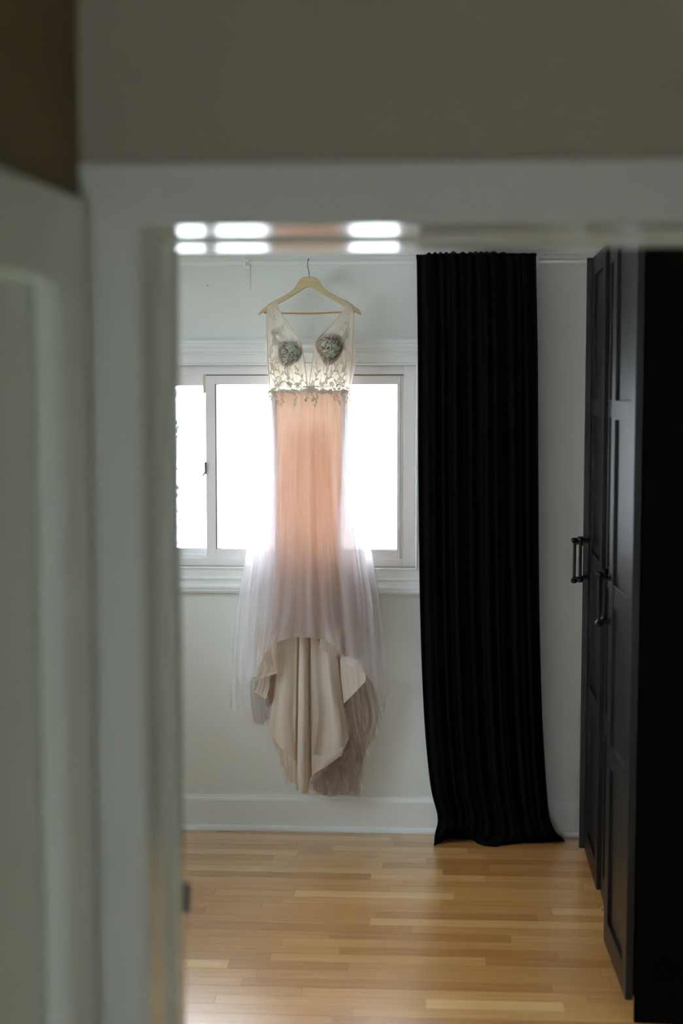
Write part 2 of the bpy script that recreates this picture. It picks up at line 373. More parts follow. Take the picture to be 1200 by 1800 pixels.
# left-hand sash in the rear track
lx0, lx1 = wx0 + .004, sx0 + .05
lgz1, lgz0 = float(at(335, 678, W + .07)[2]), float(at(335, 963, W + .07)[2])
ls = obj('sash', boxes([(lx0, lx0 + .05, W + .060, W + .094, sz0, sz1), (lx1 - .048, lx1, W + .060, W + .094, sz0, sz1), (lx0 + .05, lx1 - .048, W + .060, W + .094, lgz1, sz1), (lx0 + .05, lx1 - .048, W + .060, W + .094, sz0, lgz0)], bevel=.0015), P_VINYL, win)
obj('pane', bx(lx0 + .045, lx1 - .044, W + .076, W + .080, lgz0 - .005, lgz1 + .005), GLASS, ls)
p = at(359, 676, W + .03)
c = obj('corner_clip', bx(sx0 - .010, sx0 - .001, W + .020, W + .045, float(at(359, 691, W + .03)[2]), sz1, bevel=.001), P_CLIP, win); c['label'] = 'yellowed plastic clip'
a = at(358, 812, W + .03); b = at(358, 838, W + .03)
bm = bmesh.new(); box(bm, sx0 - .006, sx0 + .002, W + .012, W + .03, b[2] + .012, a[2], bevel=.001)
tube(bm, [(sx0 - .003, W + .016, b[2] + .02), (sx0 - .009, W + .012, b[2] + .012), (sx0 - .010, W + .012, b[2])], [.003, .0035, .002], 8)
obj('latch', bm, P_BRASS, win)
# track ridges in the sill under the rear sash
obj('track', boxes([(wx0, sx0 - .001, W + .020, W + .024, wz0, wz0 + .012), (wx0, sx0 - .001, W + .046, W + .050, wz0, wz0 + .014)]), P_VINYL, win)
# the two windows out of view that light the room and the hall
w2 = root('window_2', 'window in the bedroom left wall')
obj('frame', boxes([(XL - .12, XL + .02, L['y0'] - .06, L['y0'] + .04, L['z0'] - .06, L['z1'] + .06), (XL - .12, XL + .02, L['y1'] - .04, L['y1'] + .06, L['z0'] - .06, L['z1'] + .06),
    (XL - .12, XL + .02, L['y0'] + .04, L['y1'] - .04, L['z1'] - .04, L['z1'] + .06), (XL - .12, XL + .02, L['y0'] + .04, L['y1'] - .04, L['z0'] - .06, L['z0'] + .04)]), P_TRIM, w2)
obj('pane', bx(XL - .08, XL - .076, L['y0'] + .03, L['y1'] - .03, L['z0'] + .03, L['z1'] - .03), GLASS, w2)
w3 = root('window_3', 'hall window behind the camera')
H = HW
obj('frame', boxes([(H['x0'] - .06, H['x0'] + .04, HY - .12, HY + .02, H['z0'] - .06, H['z1'] + .06), (H['x1'] - .04, H['x1'] + .06, HY - .12, HY + .02, H['z0'] - .06, H['z1'] + .06),
    (H['x0'] + .04, H['x1'] - .04, HY - .12, HY + .02, H['z1'] - .04, H['z1'] + .06), (H['x0'] + .04, H['x1'] - .04, HY - .12, HY + .02, H['z0'] - .06, H['z0'] + .04)]), P_TRIM, w3)
obj('pane', bx(H['x0'] + .03, H['x1'] - .03, HY - .08, HY - .076, H['z0'] + .03, H['z1'] - .03), GLASS, w3)

# ------------------------------------------------------------------ wardrobes (front recedes a little to the right)
WR = -math.atan(.045); WO = Vector((.628, 4.045, 0)); DT = .022; DZ0, DZ1 = .066, 2.335
def wloc(s): return (WO.x + math.sin(-WR) * s, WO.y + math.cos(WR) * s, 0)
def make_handle(parent, yy, zc):
    bm = bmesh.new(); x = -DT - .034; h = .0825
    tube(bm, [(x, yy, zc - h), (x, yy, zc + h)], .0062, 14)
    for sg in (-1, 1):
        z = zc + sg * (h - .004)
        tube(bm, [(x, yy, z - sg * .012), (x, yy, z - sg * .004), (x, yy, z + sg * .005), (x, yy, z + sg * .009)], [.0064, .0125, .0125, .008], 16)
        z = zc + sg * (h - .014)
        tube(bm, [(x, yy, z), (-DT - .006, yy, z), (-DT - .005, yy, z), (-DT, yy, z)], [.0065, .0065, .011, .011], 14)
    obj('handle', bm, P_BLACKMETAL, parent, smooth=False)
def make_door(parent, y0, y1, hinge, angle, push, handle_y, zc):
    """door leaf in the wardrobe's local frame; hinge is the y it turns about"""
    d = bpy.data.objects.new('door', None)
    st, n = .075, 4
    rails = [DZ0, DZ0 + .085, .655, .725, 1.165, 1.235, 1.745, 1.805, DZ1 - .07, DZ1]
    lst = [(-DT, 0, y0, y0 + st, DZ0, DZ1), (-DT, 0, y1 - st, y1, DZ0, DZ1)]
    for k in range(0, 10, 2): lst.append((-DT, 0, y0 + st, y1 - st, rails[k], rails[k + 1]))
    lst = [(a, b, c - hinge, dd - hinge, e, f) for a, b, c, dd, e, f in lst]
    d = obj('door', boxes(lst, bevel=.0012), P_BLACKWOOD, parent)
    d.location = (-push - .002, hinge, 0); d.rotation_euler = (0, 0, angle)
    for k in range(1, 8, 2):
        obj('panel', bx(-DT + .011, -.005, y0 + st - .004 - hinge, y1 - st + .004 - hinge, rails[k] - .004, rails[k + 1] + .004), P_BLACKWOOD, d)
    make_handle(d, handle_y - hinge, zc)
    return d
def make_wardrobe(label, s, width, dep=.58):
    t = thing('wardrobe', label, 'wardrobe', wloc(s), WR)
    pt = .018
    obj('carcass', boxes([(0, dep, 0, pt, 0, 2.36), (0, dep, width - pt, width, 0, 2.36), (0, dep, pt, width - pt, 2.34, 2.36), (0, dep, pt, width - pt, .066, .084),
                          (dep - .01, dep, pt, width - pt, .084, 2.34), (.03, .045, pt, width - pt, 0, .066)], bevel=.001), P_CARCASS, t)
    for z in (.5, 1.0, 1.6): obj('shelf', bx(.02, dep - .012, pt, width - pt, z, z + .018), P_BLACKWOOD, t)
    return t
U = .925
w1 = make_wardrobe('tall black-brown wardrobe nearest the doorway, its side facing the hall', 0, U)
make_door(w1, .004, U / 2 - .0015, .004, math.radians(3.2), .002, U / 2 - .035, 1.182)
make_door(w1, U / 2 + .0015, U - .004, U - .004, math.radians(-.3), 0, U / 2 + .035, 1.182)
U2 = .82
w2_ = make_wardrobe('tall black-brown wardrobe in the far corner by the curtain, a door ajar', U + .003, U2)
make_door(w2_, .004, .462, .004, math.radians(1.3), .014, .430, 1.200)
make_door(w2_, .466, U2 - .004, U2 - .004, math.radians(-7.5), 0, .500, 1.186)
# small wooden shim on the floor at the foot of the wardrobes
p = on_floor(1063, 1597, .006)
bm = bx(-.020, .022, -.008, .008, 0, .011, bevel=.0015); o = tag(obj('wooden_shim', bm, P_BAR), 'small brown wooden shim on the floor at the foot of the wardrobe', 'shim'); o.location = (p[0] + .006, p[1], 0)

# ------------------------------------------------------------------ curtain rod, brackets
RY, RZ = 5.748, float(at(600, 462, 5.748)[2])
rod = thing('curtain_rod', 'thin white curtain rod across the back wall above the window', 'curtain rod', (0, RY, RZ))
xj = float(at(575, 462, RY)[0]); xe = float(at(946, 462, RY)[0])
def flat_rod(x0, x1, hh, th):
    bm = bmesh.new(); n = 12
    pr = [(th * math.cos(2 * math.pi * k / n) * (1 if True else 1), hh * math.copysign(abs(math.sin(2 * math.pi * k / n)) ** .6, math.sin(2 * math.pi * k / n))) for k in range(n)]
    prism_x(bm, pr, x0, x1); return bm
obj('outer_tube', flat_rod(XL + .05, xj, .0098, .006), P_ROD, rod)
obj('inner_tube', flat_rod(xj - .02, xe, .0085, .005), P_ROD, rod)
obj('end_tube', flat_rod(xe - .01, .690, .0052, .0048), P_ROD, rod)
def bracket(px, right):
    x = float(at(px, 462, RY)[0])
    bm = boxes([(x - .008, x + .008, -.013, -.008, -.014, .010), (x - .006, x + .006, -.013, W - RY, .010, .014), (x - .014, x + .014, W - RY - .004, W - RY, -.018, .034)], bevel=.0008)
    if not right:
        tube(bm, [(x + .004, -.016, .017), (x + .020, -.016, .010)], .0035, 8)
    obj('bracket', bm, P_ROD, rod)
bracket(429, False); bracket(944, True)
a = at(429, 470, W); b = at(440, 512, W)
bm = bx(a[0], b[0], W - .0025 - RY, W - RY, b[2] - RZ, a[2] - RZ, bevel=.0006); s = obj('adhesive_strip', bm, P_WALL, rod); s['label'] = 'painted strip on the wall below the bracket'
# nail left in the wall
p = at(365, 502, W); bm = bmesh.new(); tube(bm, [(p[0], W - .006, p[2]), (p[0], W - .004, p[2]), (p[0], W, p[2])], [.0025, .0025, .0012], 8)
tag(obj('wall_nail', bm, P_STEEL), 'tiny nail in the wall above the window, left of the hanger', 'nail')

# ------------------------------------------------------------------ lofted cloth
def resample(pl, n):
    pl = np.array(pl, float); d = np.r_[0, np.cumsum(np.linalg.norm(np.diff(pl, axis=0), axis=1) + 1e-9)]; d /= d[-1]
    t = np.linspace(0, 1, n); return np.stack([np.interp(t, d, pl[:, k]) for k in range(pl.shape[1])], 1)
def catmull(rows, nv, vs=None):
    R = np.stack(rows); k = len(R); vs = np.linspace(0, 1, k) if vs is None else np.array(vs)
    out = []
    for t in np.linspace(0, 1, nv):
        i = min(np.searchsorted(vs, t, side='right') - 1, k - 2); s = (t - vs[i]) / (vs[i + 1] - vs[i])
        p0 = R[max(i - 1, 0)]; p1 = R[i]; p2 = R[i + 1]; p3 = R[min(i + 2, k - 1)]
        out.append(.5 * ((2 * p1) + (p2 - p0) * s + (2 * p0 - 5 * p1 + 4 * p2 - p3) * s * s + (3 * p1 - p0 - 3 * p2 + p3) * s ** 3))
    return np.stack(out)
def grid_mesh(name, P, m, parent, smooth=True):
    nv, nu = P.shape[:2]
    vs = P.reshape(-1, 3); fs = []
    for j in range(nv - 1):
        for i in range(nu - 1):
            a = j * nu + i; fs.append((a, a + nu, a + nu + 1, a + 1))
    me = bpy.data.meshes.new(name); me.from_pydata(vs.tolist(), [], fs); me.materials.append(m)
    uv = me.uv_layers.new(name='UVMap')
    li = np.empty(len(me.loops), int); me.loops.foreach_get('vertex_index', li)
    u = (li % nu) / (nu - 1); v = (li // nu) / (nv - 1)
    uv.data.foreach_set('uv', np.stack([u, v], 1).astype(np.float32).ravel())
    me.polygons.foreach_set('use_smooth', [smooth] * len(me.polygons))
    o = bpy.data.objects.new(name, me); C.objects.link(o)
    if parent: o.parent = parent
    return o
def noise1(u, k, seed, oct=3):
    r = np.random.default_rng(seed); out = np.zeros_like(u)
    for o_ in range(oct):
        n = int(k * 2 ** o_) + 2; g = r.uniform(-1, 1, n + 2); out += np.interp(u * n, np.arange(n + 2), g) * .55 ** o_
    return out
def folds(nu, nv, n, a0, a1, seed, drift=.15, sharp=1.0):
    """pleats: n waves across, growing from a0 at the top to a1 at the hem"""
    u = np.linspace(0, 1, nu)[None, :]; v = np.linspace(0, 1, nv)[:, None]
    r = np.random.default_rng(seed); out = np.zeros((nv, nu))
    for k, wt in ((1.0, .6), (1.73, .35), (.41, .4)):
        ph = noise1(np.linspace(0, 1, nu), max(3, n * .5), seed + int(k * 10))[None, :] * 1.6
        s = np.sin(2 * np.pi * n * k * u + ph + r.uniform(0, 6) + drift * 6 * v * np.sin(3 * u + seed))
        out += wt * np.sign(s) * np.abs(s) ** sharp
    return out * (a0 + (a1 - a0) * v)
def sheet(name, rows, m, parent, nu=120, nv=80, vs=None, fold=None, org=None, extra=None):
    """rows: polylines of (px, py, depth)"""
    rr = [resample([at(*p) for p in row], nu) for row in rows]
    P = catmull(rr, nv, vs)
    if fold is not None: P[:, :, 1] += folds(nu, nv, *fold)
    if extra is not None: P = extra(P)
    if org is not None: P = P - np.array(org)
    return grid_mesh(name, P, m, parent)

# ------------------------------------------------------------------ black curtain
CY = 5.722
cur = thing('curtain', 'long black curtain gathered on the rod, puddling on the floor', 'curtain', (.23, CY, 0))
nu, nv = 420, 120
ut = np.linspace(731, 943, 90)
ruff = 451 + 3.2 * np.sin(ut * .55 + 2 * np.sin(ut * .09)) - 4.5 * np.clip(np.sin((ut - 731) / 212 * 3.14), 0, 1) ** .5 + noise1(np.linspace(0, 1, 90), 18, 7) * 1.6
ruff[ut > 885] = 449 + .6 * np.sin(ut[ut > 885] * .3)
ruff = np.where(ut < 750, 453 + .8 * np.sin(ut), ruff)
rows = [resample([at(x, yy, CY) for x, yy in zip(ut, ruff)], nu)]
for (l, r, y, dy) in ((732, 942, 462, 0), (734, 945, 640, 0), (735, 946, 850, 0), (738, 948, 1080, -.004), (745, 953, 1260, -.01), (756, 960, 1380, -.02), (769, 966, 1437, -.03)):
    rows.append(resample([at(l, y, CY + dy), at((l + r) / 2, y, CY + dy), at(r, y, CY + dy)], nu))
hem = [(762, 1489), (772, 1484), (785, 1474), (803, 1466), (815, 1465), (829, 1477), (842, 1489), (872, 1491), (890, 1485), (930, 1483), (960, 1482), (985, 1479), (992, 1474)]
mid = [(764, 1467), (790, 1458), (808, 1452), (830, 1462), (850, 1468), (880, 1469), (930, 1466), (962, 1466), (978, 1464)]
def soften(R, w):
    k = np.exp(-(np.arange(-3 * w, 3 * w + 1) / w) ** 2 / 2); k /= k.sum()
    return np.stack([np.convolve(np.pad(R[:, c], 3 * w, mode='reflect', reflect_type='odd'), k, 'valid') for c in range(3)], 1)
rows.append(soften(resample([at(x, y, CY - .05) for x, y in mid], nu), 12))
rows.append(soften(resample([on_floor(x, y, -.004) for x, y in hem], nu), 10))
P = catmull(rows, nv, [0, .02, .2, .42, .64, .8, .9, .945, .972, 1.0])
amp = np.interp(np.linspace(0, 1, nv), [0, .03, .2, .8, .94, 1], [.006, .007, .011, .016, .012, .004])[:, None]
fo = folds(nu, nv, 9, 1, 1, 21, drift=.12)
P[:, :, 1] += fo * amp
P[:, :, 2] = np.maximum(P[:, :, 2], -.003)
P[:, :, 1] = np.minimum(P[:, :, 1], 5.738)
P -= np.array([.23, CY, 0])
grid_mesh('curtain_panel', P, P_CURTAIN, cur)

# ------------------------------------------------------------------ hanger
HYP = 5.748
hp = at(543, 500, HYP)
hang = thing('coat_hanger', 'pale wooden hanger hooked over the white curtain rod', 'hanger', tuple(hp))
top = [(454, 553.5), (455.5, 549.5), (459, 545.5), (468, 538.5), (483, 529.5), (500, 519.5), (510, 513), (516, 508), (521, 502), (525.5, 494), (530, 488.5), (536, 486.5), (543, 486),
       (550, 486.5), (556, 488.5), (560.5, 493), (565, 501), (570, 507.5), (577, 513), (588, 519), (604, 527.5), (619, 536), (628, 541.5), (632.5, 546), (635, 552)]
bot = [(635, 553.5), (631.5, 553), (626.5, 550), (620, 548), (614, 545), (603, 538), (588, 529.5), (572, 520), (557, 511.5), (550, 507), (543, 504), (536, 507), (529, 511.5), (514, 520.5), (499, 529.5), (483, 538), (473, 544), (467, 548), (461, 550), (457, 553)]
bm = bmesh.new()
pts = [at(x, y, HYP) - hp for x, y in top + bot]
f = bm.faces.new([bm.verts.new((p[0], -.007, p[2])) for p in pts])
r = bmesh.ops.extrude_face_region(bm, geom=[f]); vs_ = [g for g in r['geom'] if isinstance(g, bmesh.types.BMVert)]
for v in vs_: v.co.y = .007
bmesh.ops.recalc_face_normals(bm, faces=bm.faces)
es = [e for e in bm.edges if abs(e.verts[0].co.y - e.verts[1].co.y) < 1e-5]
bmesh.ops.bevel(bm, geom=es, offset=.0028, segments=3, affect='EDGES')
bmesh.ops.triangulate(bm, faces=[f for f in bm.faces if len(f.verts) > 4])
obj('hanger_body', bm, P_HANGER, hang)
bm = bmesh.new(); a = at(464, 550, HYP) - hp; b = at(544, 551.5, HYP) - hp; c = at(624, 548, HYP) - hp
tube(bm, [tuple(a), tuple(b), tuple(c)], .0034, 10); s = obj('trouser_bar', bm, P_BAR, hang); s['label'] = 'darker brown crossbar'
bm = bmesh.new()
zr = RZ - hp[2]; x0 = 0.0; xt = float((at(541, 465, HYP) - hp)[0])
hk = [(x0, 0, float((at(543, 490, HYP) - hp)[2])), (x0, 0, float((at(543, 482, HYP) - hp)[2])), (x0 - .001, -.004, zr - .030), (xt, -.011, zr - .018), (xt, -.0135, zr - .004), (xt + .001, -.0115, zr + .008), (xt + .002, -.004, zr + .0155), (xt + .003, .005, zr + .0145), (xt + .0035, .0115, zr + .004), (xt + .004, .0125, zr - .006)]
hk = [tuple(p) for p in catmull([np.array([p]) for p in hk], 40)[:, 0]]
tube(bm, hk, .0015, 8); obj('hook', bm, P_STEEL, hang, smooth=True)

# ------------------------------------------------------------------ wedding dress
DO = at(543, 690, 5.70)
dress = thing('wedding_dress', 'long backlit wedding dress with lace bodice, peach lining and sheer tulle skirt on the hanger', 'dress', tuple(DO))
def dsheet(name, rows, m, **k): return sheet(name, rows, m, dress, org=DO, **k)
def R_(xs, y, d): return [(xs[0], y, d), ((xs[0] + xs[1]) / 2, y, d - .0), (xs[1], y, d)]
def bow(x0, x1, y, d, b, n=7):
    """row bulging toward the camera by b, its ends turned back"""
    return [(x0 + (x1 - x0) * k / (n - 1), y, d - b * math.sin(math.pi * k / (n - 1)) ** .7) for k in range(n)]
# -- skirt
def flap(rows, m, seed, n=2, a=.0012, nm='hem_fold'): return dsheet(nm, rows, m, nu=60, nv=40, fold=(n, a * .4, a, seed, .1))
hemT = [(413, 1186, 5.70), (424, 1203, 5.69), (440, 1197, 5.675), (455, 1170, 5.66), (470, 1140, 5.655), (489, 1128, 5.65), (505, 1122, 5.648), (520, 1120, 5.648), (555, 1121, 5.648), (575, 1127, 5.65), (592, 1138, 5.652), (603, 1162, 5.655), (620, 1174, 5.66), (640, 1182, 5.665), (660, 1208, 5.68), (680, 1232, 5.70)]
o = dsheet('outer_tulle', [bow(474, 613, 689, 5.730, .014), bow(464, 619, 800, 5.735, .062), bow(444, 641, 930, 5.73, .07), bow(421, 667, 1060, 5.725, .075), hemT],
       M_TULLE, nu=420, nv=110, fold=(7, .0006, .006, 31, .3))
o = dsheet('blush_tulle', [bow(475, 612, 689, 5.731, .011), bow(474, 615, 800, 5.735, .054), bow(468, 634, 930, 5.73, .06), bow(456, 650, 1060, 5.725, .065),
        [(447, 1150, 5.705), (462, 1128, 5.682), (490, 1112, 5.667), (530, 1116, 5.665), (560, 1112, 5.665), (610, 1116, 5.672), (648, 1120, 5.70)]], M_TULLE2, nu=360, nv=100, fold=(6, .0006, .003, 41, .3))
o = dsheet('lining', [bow(477, 611, 686, 5.736, .008), bow(483, 603, 800, 5.737, .042), bow(483, 598, 930, 5.737, .048), bow(486, 604, 1050, 5.737, .052),
        [(488, 1116, 5.72), (505, 1111, 5.70), (530, 1118, 5.688), (545, 1115, 5.688), (558, 1118, 5.69), (562, 1139, 5.692), (595, 1160, 5.70), (600, 1120, 5.72)]],
       M_LINING, nu=260, nv=90, fold=(4, .002, .006, 51, .2))
o['label'] = 'peach lining glowing through the tulle'
dsheet('inner_tulle', [bow(476, 612, 689, 5.732, .009), bow(477, 611, 800, 5.735, .050), bow(474, 622, 930, 5.732, .056), bow(468, 642, 1060, 5.728, .060), [(460, 1128, 5.705), (490, 1106, 5.68), (540, 1108, 5.674), (600, 1108, 5.68), (640, 1116, 5.705)]],
       M_TULLE2, nu=300, nv=90, fold=(5, .0006, .003, 45, .3))
# tulle gathered thickly along both sides of the lining
dsheet('gathered_tulle', [bow(475, 486, 690, 5.726, .003), bow(467, 490, 800, 5.712, .006), bow(452, 491, 930, 5.708, .008), bow(438, 492, 1060, 5.705, .01), [(438, 1150, 5.71), (462, 1126, 5.70), (492, 1108, 5.695)]], M_GATHER, nu=70, nv=80, fold=(2.5, .001, .004, 46, .2))
dsheet('gathered_tulle', [bow(599, 612, 690, 5.726, .003), bow(598, 617, 800, 5.712, .006), bow(592, 634, 930, 5.708, .008), bow(594, 654, 1060, 5.705, .01), [(590, 1112, 5.70), (620, 1114, 5.70), (656, 1118, 5.71)]], M_GATHER, nu=80, nv=80, fold=(3, .001, .004, 47, .2))
# back of the lining running into the satin train
def grooves(P):
    x = np.linspace(0, 1, P.shape[1])[None, :]
    v = np.linspace(0, 1, P.shape[0])[:, None]
    X = P[:, :, 0]
    for px0, px1 in ((524, 520.5), (543.5, 545.5)):
        xa = at(px0, 1120, 5.735)[0]; xb = at(px1, 1360, 5.735)[0]
        xc = xa + (xb - xa) * np.clip((P[:, :, 2] - at(px0, 1120, 5.735)[2]) / (at(px1, 1360, 5.735)[2] - at(px0, 1120, 5.735)[2]), 0, 1.2)
        P[:, :, 1] += .046 * np.exp(-((X - xc) / .0032) ** 2) * np.clip(v * 4, 0, 1)
    xm = at(533, 1300, 5.735)[0]
    P[:, :, 1] -= .012 * np.exp(-((X - xm) / .022) ** 2)
    return P
tr = dsheet('train', [R_((487, 600), 1060, 5.742), R_((486, 592), 1130, 5.738), [(483, 1200, 5.738), (500, 1200, 5.728), (580, 1200, 5.728), (598, 1200, 5.745)], [(474, 1262, 5.735), (520, 1268, 5.722), (545, 1268, 5.722), (598, 1270, 5.728), (608, 1270, 5.742)],
        [(471, 1282, 5.735), (482, 1303, 5.728), (499, 1319, 5.722), (519, 1337, 5.724), (522.5, 1360, 5.722), (525, 1392, 5.720), (541, 1395, 5.718), (544, 1372, 5.720), (549, 1362, 5.722), (575, 1345, 5.718), (600, 1327, 5.722), (613, 1298, 5.735)]],
       M_SATIN, nu=320, nv=110, vs=[0, .22, .45, .7, 1], fold=(2.6, .002, .009, 61, .1), extra=grooves)
flap([[(548, 1326, 5.716), (575, 1330, 5.712), (604, 1312, 5.716)], [(548.5, 1345, 5.713), (575, 1338, 5.708), (600, 1320, 5.713)], [(549, 1362, 5.712), (575, 1346, 5.708), (599, 1328, 5.713)]], M_SATIN, 14)
tr['label'] = 'cream satin train hanging below the front hem'
dsheet('inner_slip', [bow(508, 574, 752, 5.750, -.004), bow(496, 587, 850, 5.752, -.004), bow(491, 590, 1000, 5.752, -.004), R_((488, 594), 1085, 5.748)], M_SLIP, nu=120, nv=50, fold=(4, .002, .004, 71, .1))['label'] = 'apricot slip behind the lining'
# folded hems to the left and right of the train
flap([[(446, 1100, 5.69), (488, 1108, 5.695)], [(450, 1135, 5.69), (486, 1140, 5.70)], [(461, 1159, 5.684), (474, 1167, 5.69), (488, 1177, 5.698)]], M_SATIN, 3)
flap([[(452, 1140, 5.715), (486, 1150, 5.72)], [(456, 1172, 5.712), (489, 1180, 5.712)], [(447, 1198, 5.705), (468, 1189, 5.704), (487, 1183, 5.706)]], M_SATIN, 4)
flap([[(452, 1180, 5.728), (474, 1178, 5.732)], [(449, 1202, 5.726), (473.5, 1206, 5.728)], [(444, 1214, 5.722), (456, 1222, 5.722), (467, 1229, 5.72)]], M_SATIN, 5)
flap([[(470, 1150, 5.757), (486, 1150, 5.757)], [(471, 1200, 5.757), (484, 1200, 5.757)], [(472, 1238, 5.757), (480, 1240, 5.757)]], M_LINING, 13, nm='under_fold')
flap([[(462, 1200, 5.735), (486, 1184, 5.735)], [(466, 1230, 5.74), (482, 1225, 5.74)], [(466, 1238, 5.742), (472, 1245, 5.742), (477, 1236, 5.742)]], M_TULLESHADE, 6)
flap([[(563, 1108, 5.682), (600, 1108, 5.69)], [(562, 1125, 5.683), (599, 1130, 5.70)], [(561, 1139, 5.684), (578, 1149, 5.69), (595, 1159, 5.70)]], M_SATIN, 8, a=.0006)
flap([[(597, 1150, 5.705), (630, 1160, 5.70)], [(599, 1190, 5.71), (642, 1186, 5.70)], [(604, 1237, 5.716), (622, 1219, 5.708), (641, 1199, 5.70)]], M_SATIN, 9)
flap([[(484, 1298, 5.745), (520, 1330, 5.742)], [(488, 1325, 5.746), (519, 1352, 5.742)], [(496, 1346, 5.747), (508, 1355, 5.745), (520, 1362, 5.742)]], M_SATIN, 10, nm='under_fold')
flap([[(500, 1340, 5.75), (524, 1345, 5.748)], [(502, 1355, 5.75), (523, 1365, 5.748)], [(504, 1366, 5.75), (512, 1375, 5.75), (524, 1379, 5.748)]], M_SATIN, 11, nm='under_fold')
flap([[(585, 1105, 5.757), (606, 1110, 5.757)], [(588, 1180, 5.757), (610, 1180, 5.757)], [(594, 1240, 5.757), (612, 1245, 5.757)]], M_LINING, 12, nm='under_fold')  # lining sheet added as shading, makes the dark orange gap beside the train
# sheer back layers trailing lower
dsheet('back_tulle', [bow(474, 613, 690, 5.758, -.004), bow(462, 620, 800, 5.760, -.004), bow(440, 645, 930, 5.762, -.004), bow(417, 669, 1060, 5.764, -.004), R_((408, 679), 1170, 5.764),
        [(405, 1245, 5.765), (425, 1262, 5.765), (445, 1274, 5.768), (470, 1276, 5.77), (490, 1330, 5.77), (500, 1380, 5.77), (540, 1396, 5.77), (600, 1402, 5.77), (634, 1398, 5.77), (645, 1330, 5.768), (664, 1292, 5.765), (682, 1225, 5.765)]],
       M_TULLE, nu=420, nv=110, fold=(15, .001, .007, 81, .2))
dsheet('ruffled_tulle', [[(598, 1170, 5.752), (650, 1185, 5.74)], [(603, 1240, 5.755), (665, 1250, 5.745)], [(612, 1290, 5.757), (658, 1292, 5.75)], [(585, 1340, 5.757), (640, 1330, 5.755)],
        [(546, 1378, 5.758), (556, 1394, 5.757), (580, 1400, 5.757), (606, 1398, 5.757), (632, 1402, 5.757)]], M_TULLESHADE, nu=200, nv=90, fold=(5, .002, .006, 91, .05))
dsheet('ruffled_tulle', [[(606, 1180, 5.765), (640, 1190, 5.765)], [(607, 1250, 5.765), (655, 1255, 5.765)], [(605, 1300, 5.766), (645, 1300, 5.766)], [(560, 1350, 5.766), (634, 1345, 5.766)],
        [(540, 1385, 5.766), (570, 1398, 5.766), (626, 1397, 5.766)]], M_TULLESHADE, nu=160, nv=70, fold=(4, .002, .005, 95, .05))
dsheet('ruffled_tulle', [[(440, 1190, 5.75), (472, 1190, 5.752)], [(441, 1235, 5.755), (474, 1240, 5.757)], [(447, 1272, 5.758), (462, 1274, 5.758), (473, 1262, 5.758)]], M_TULLESHADE, nu=100, nv=50, fold=(5, .002, .006, 97, .3))

# -- bodice
BY = 5.728
def bodice_y(px, py):
    b = 0
    for cx, cy, rx, ry in ((511, 621, 24, 25), (580, 613, 25, 27)):
        q = ((px - cx) / (rx * 1.45)) ** 2 + ((py - cy) / (ry * 1.45)) ** 2
        b += .030 * math.exp(-q * 1.2)
    return BY - b - .012 * max(0, min(1, (py - 560) / 120)) * math.sin(math.pi * max(0, min(1, (px - 470) / 145)))
def rowb(xa, ya, xb, yb, n=14, off=0.0): return [(xa + (xb - xa) * k / (n - 1), ya + (yb - ya) * k / (n - 1), bodice_y(xa + (xb - xa) * k / (n - 1), ya + (yb - ya) * k / (n - 1)) + off) for k in range(n)]
dsheet('bodice_panel', [[(469.5, 536, 5.748), (478, 531, 5.748), (487, 525.5, 5.748)], [(469.5, 538, 5.7385), (478, 533.5, 5.7385), (487.5, 529, 5.7385)], [(469.5, 546, 5.736), (489, 541, 5.736)], rowb(468, 562, 500, 559), rowb(468.5, 582, 515, 581), rowb(469.5, 603, 529, 601), rowb(471, 630, 533, 630), rowb(472, 660, 539, 660), rowb(474.5, 688, 543.5, 688)],
       M_MESH, nu=90, nv=90, vs=[0, .02, .06, .17, .31, .45, .63, .82, 1], fold=(9, .0006, .0008, 15, .1))
dsheet('bodice_panel', [[(606, 527, 5.748), (613, 531, 5.748), (622, 536.5, 5.748)], [(605.5, 530, 5.7385), (613, 534, 5.7385), (622, 539.5, 5.7385)], [(605, 541, 5.736), (621, 546, 5.736)], rowb(592, 560, 620.5, 562), rowb(574, 580, 620, 582), rowb(555, 600, 619.5, 603), rowb(551, 630, 618, 630), rowb(546, 660, 615.5, 660), rowb(543.5, 688, 613, 688)],
       M_MESH, nu=90, nv=90, vs=[0, .02, .06, .17, .31, .45, .63, .82, 1], fold=(9, .0006, .0008, 16, .1))
# back straps and back of the bodice
dsheet('back_strap', [[(469.5, 536, 5.748), (478, 531, 5.748), (487, 525.5, 5.748)], [(470, 548, 5.762), (488, 541, 5.762)], [(467, 590, 5.765), (502, 585, 5.765)], [(466, 622, 5.765), (505, 628, 5.765)]], M_MESH, nu=40, nv=50, fold=(5, .0008, .001, 18, .1))
dsheet('back_strap', [[(606, 527, 5.748), (613, 531, 5.748), (622, 536.5, 5.748)], [(605, 541, 5.762), (621, 547, 5.762)], [(592, 585, 5.765), (623, 590, 5.765)], [(588, 628, 5.765), (628, 622, 5.765)]], M_MESH, nu=40, nv=50, fold=(5, .0008, .001, 19, .1))
dsheet('bodice_back', [[(466, 621, 5.765), (505, 622, 5.765), (540, 640, 5.765), (588, 624, 5.765), (628.5, 621, 5.762)], [(470, 655, 5.762), (543, 655, 5.765), (622, 655, 5.762)], [(474, 688, 5.755), (543, 688, 5.76), (614, 688, 5.755)]], M_MESH, nu=90, nv=40, fold=(7, .001, .001, 20, .1))
dsheet('bodice_lining', [rowb(471, 628, 531, 632, off=.006), rowb(472.5, 655, 537, 658, off=.006), rowb(475, 688, 543, 688, off=.006), rowb(475, 693, 543, 693, off=.006)], M_BODLIN, nu=60, nv=30, fold=(6, .0006, .0008, 24, .1))
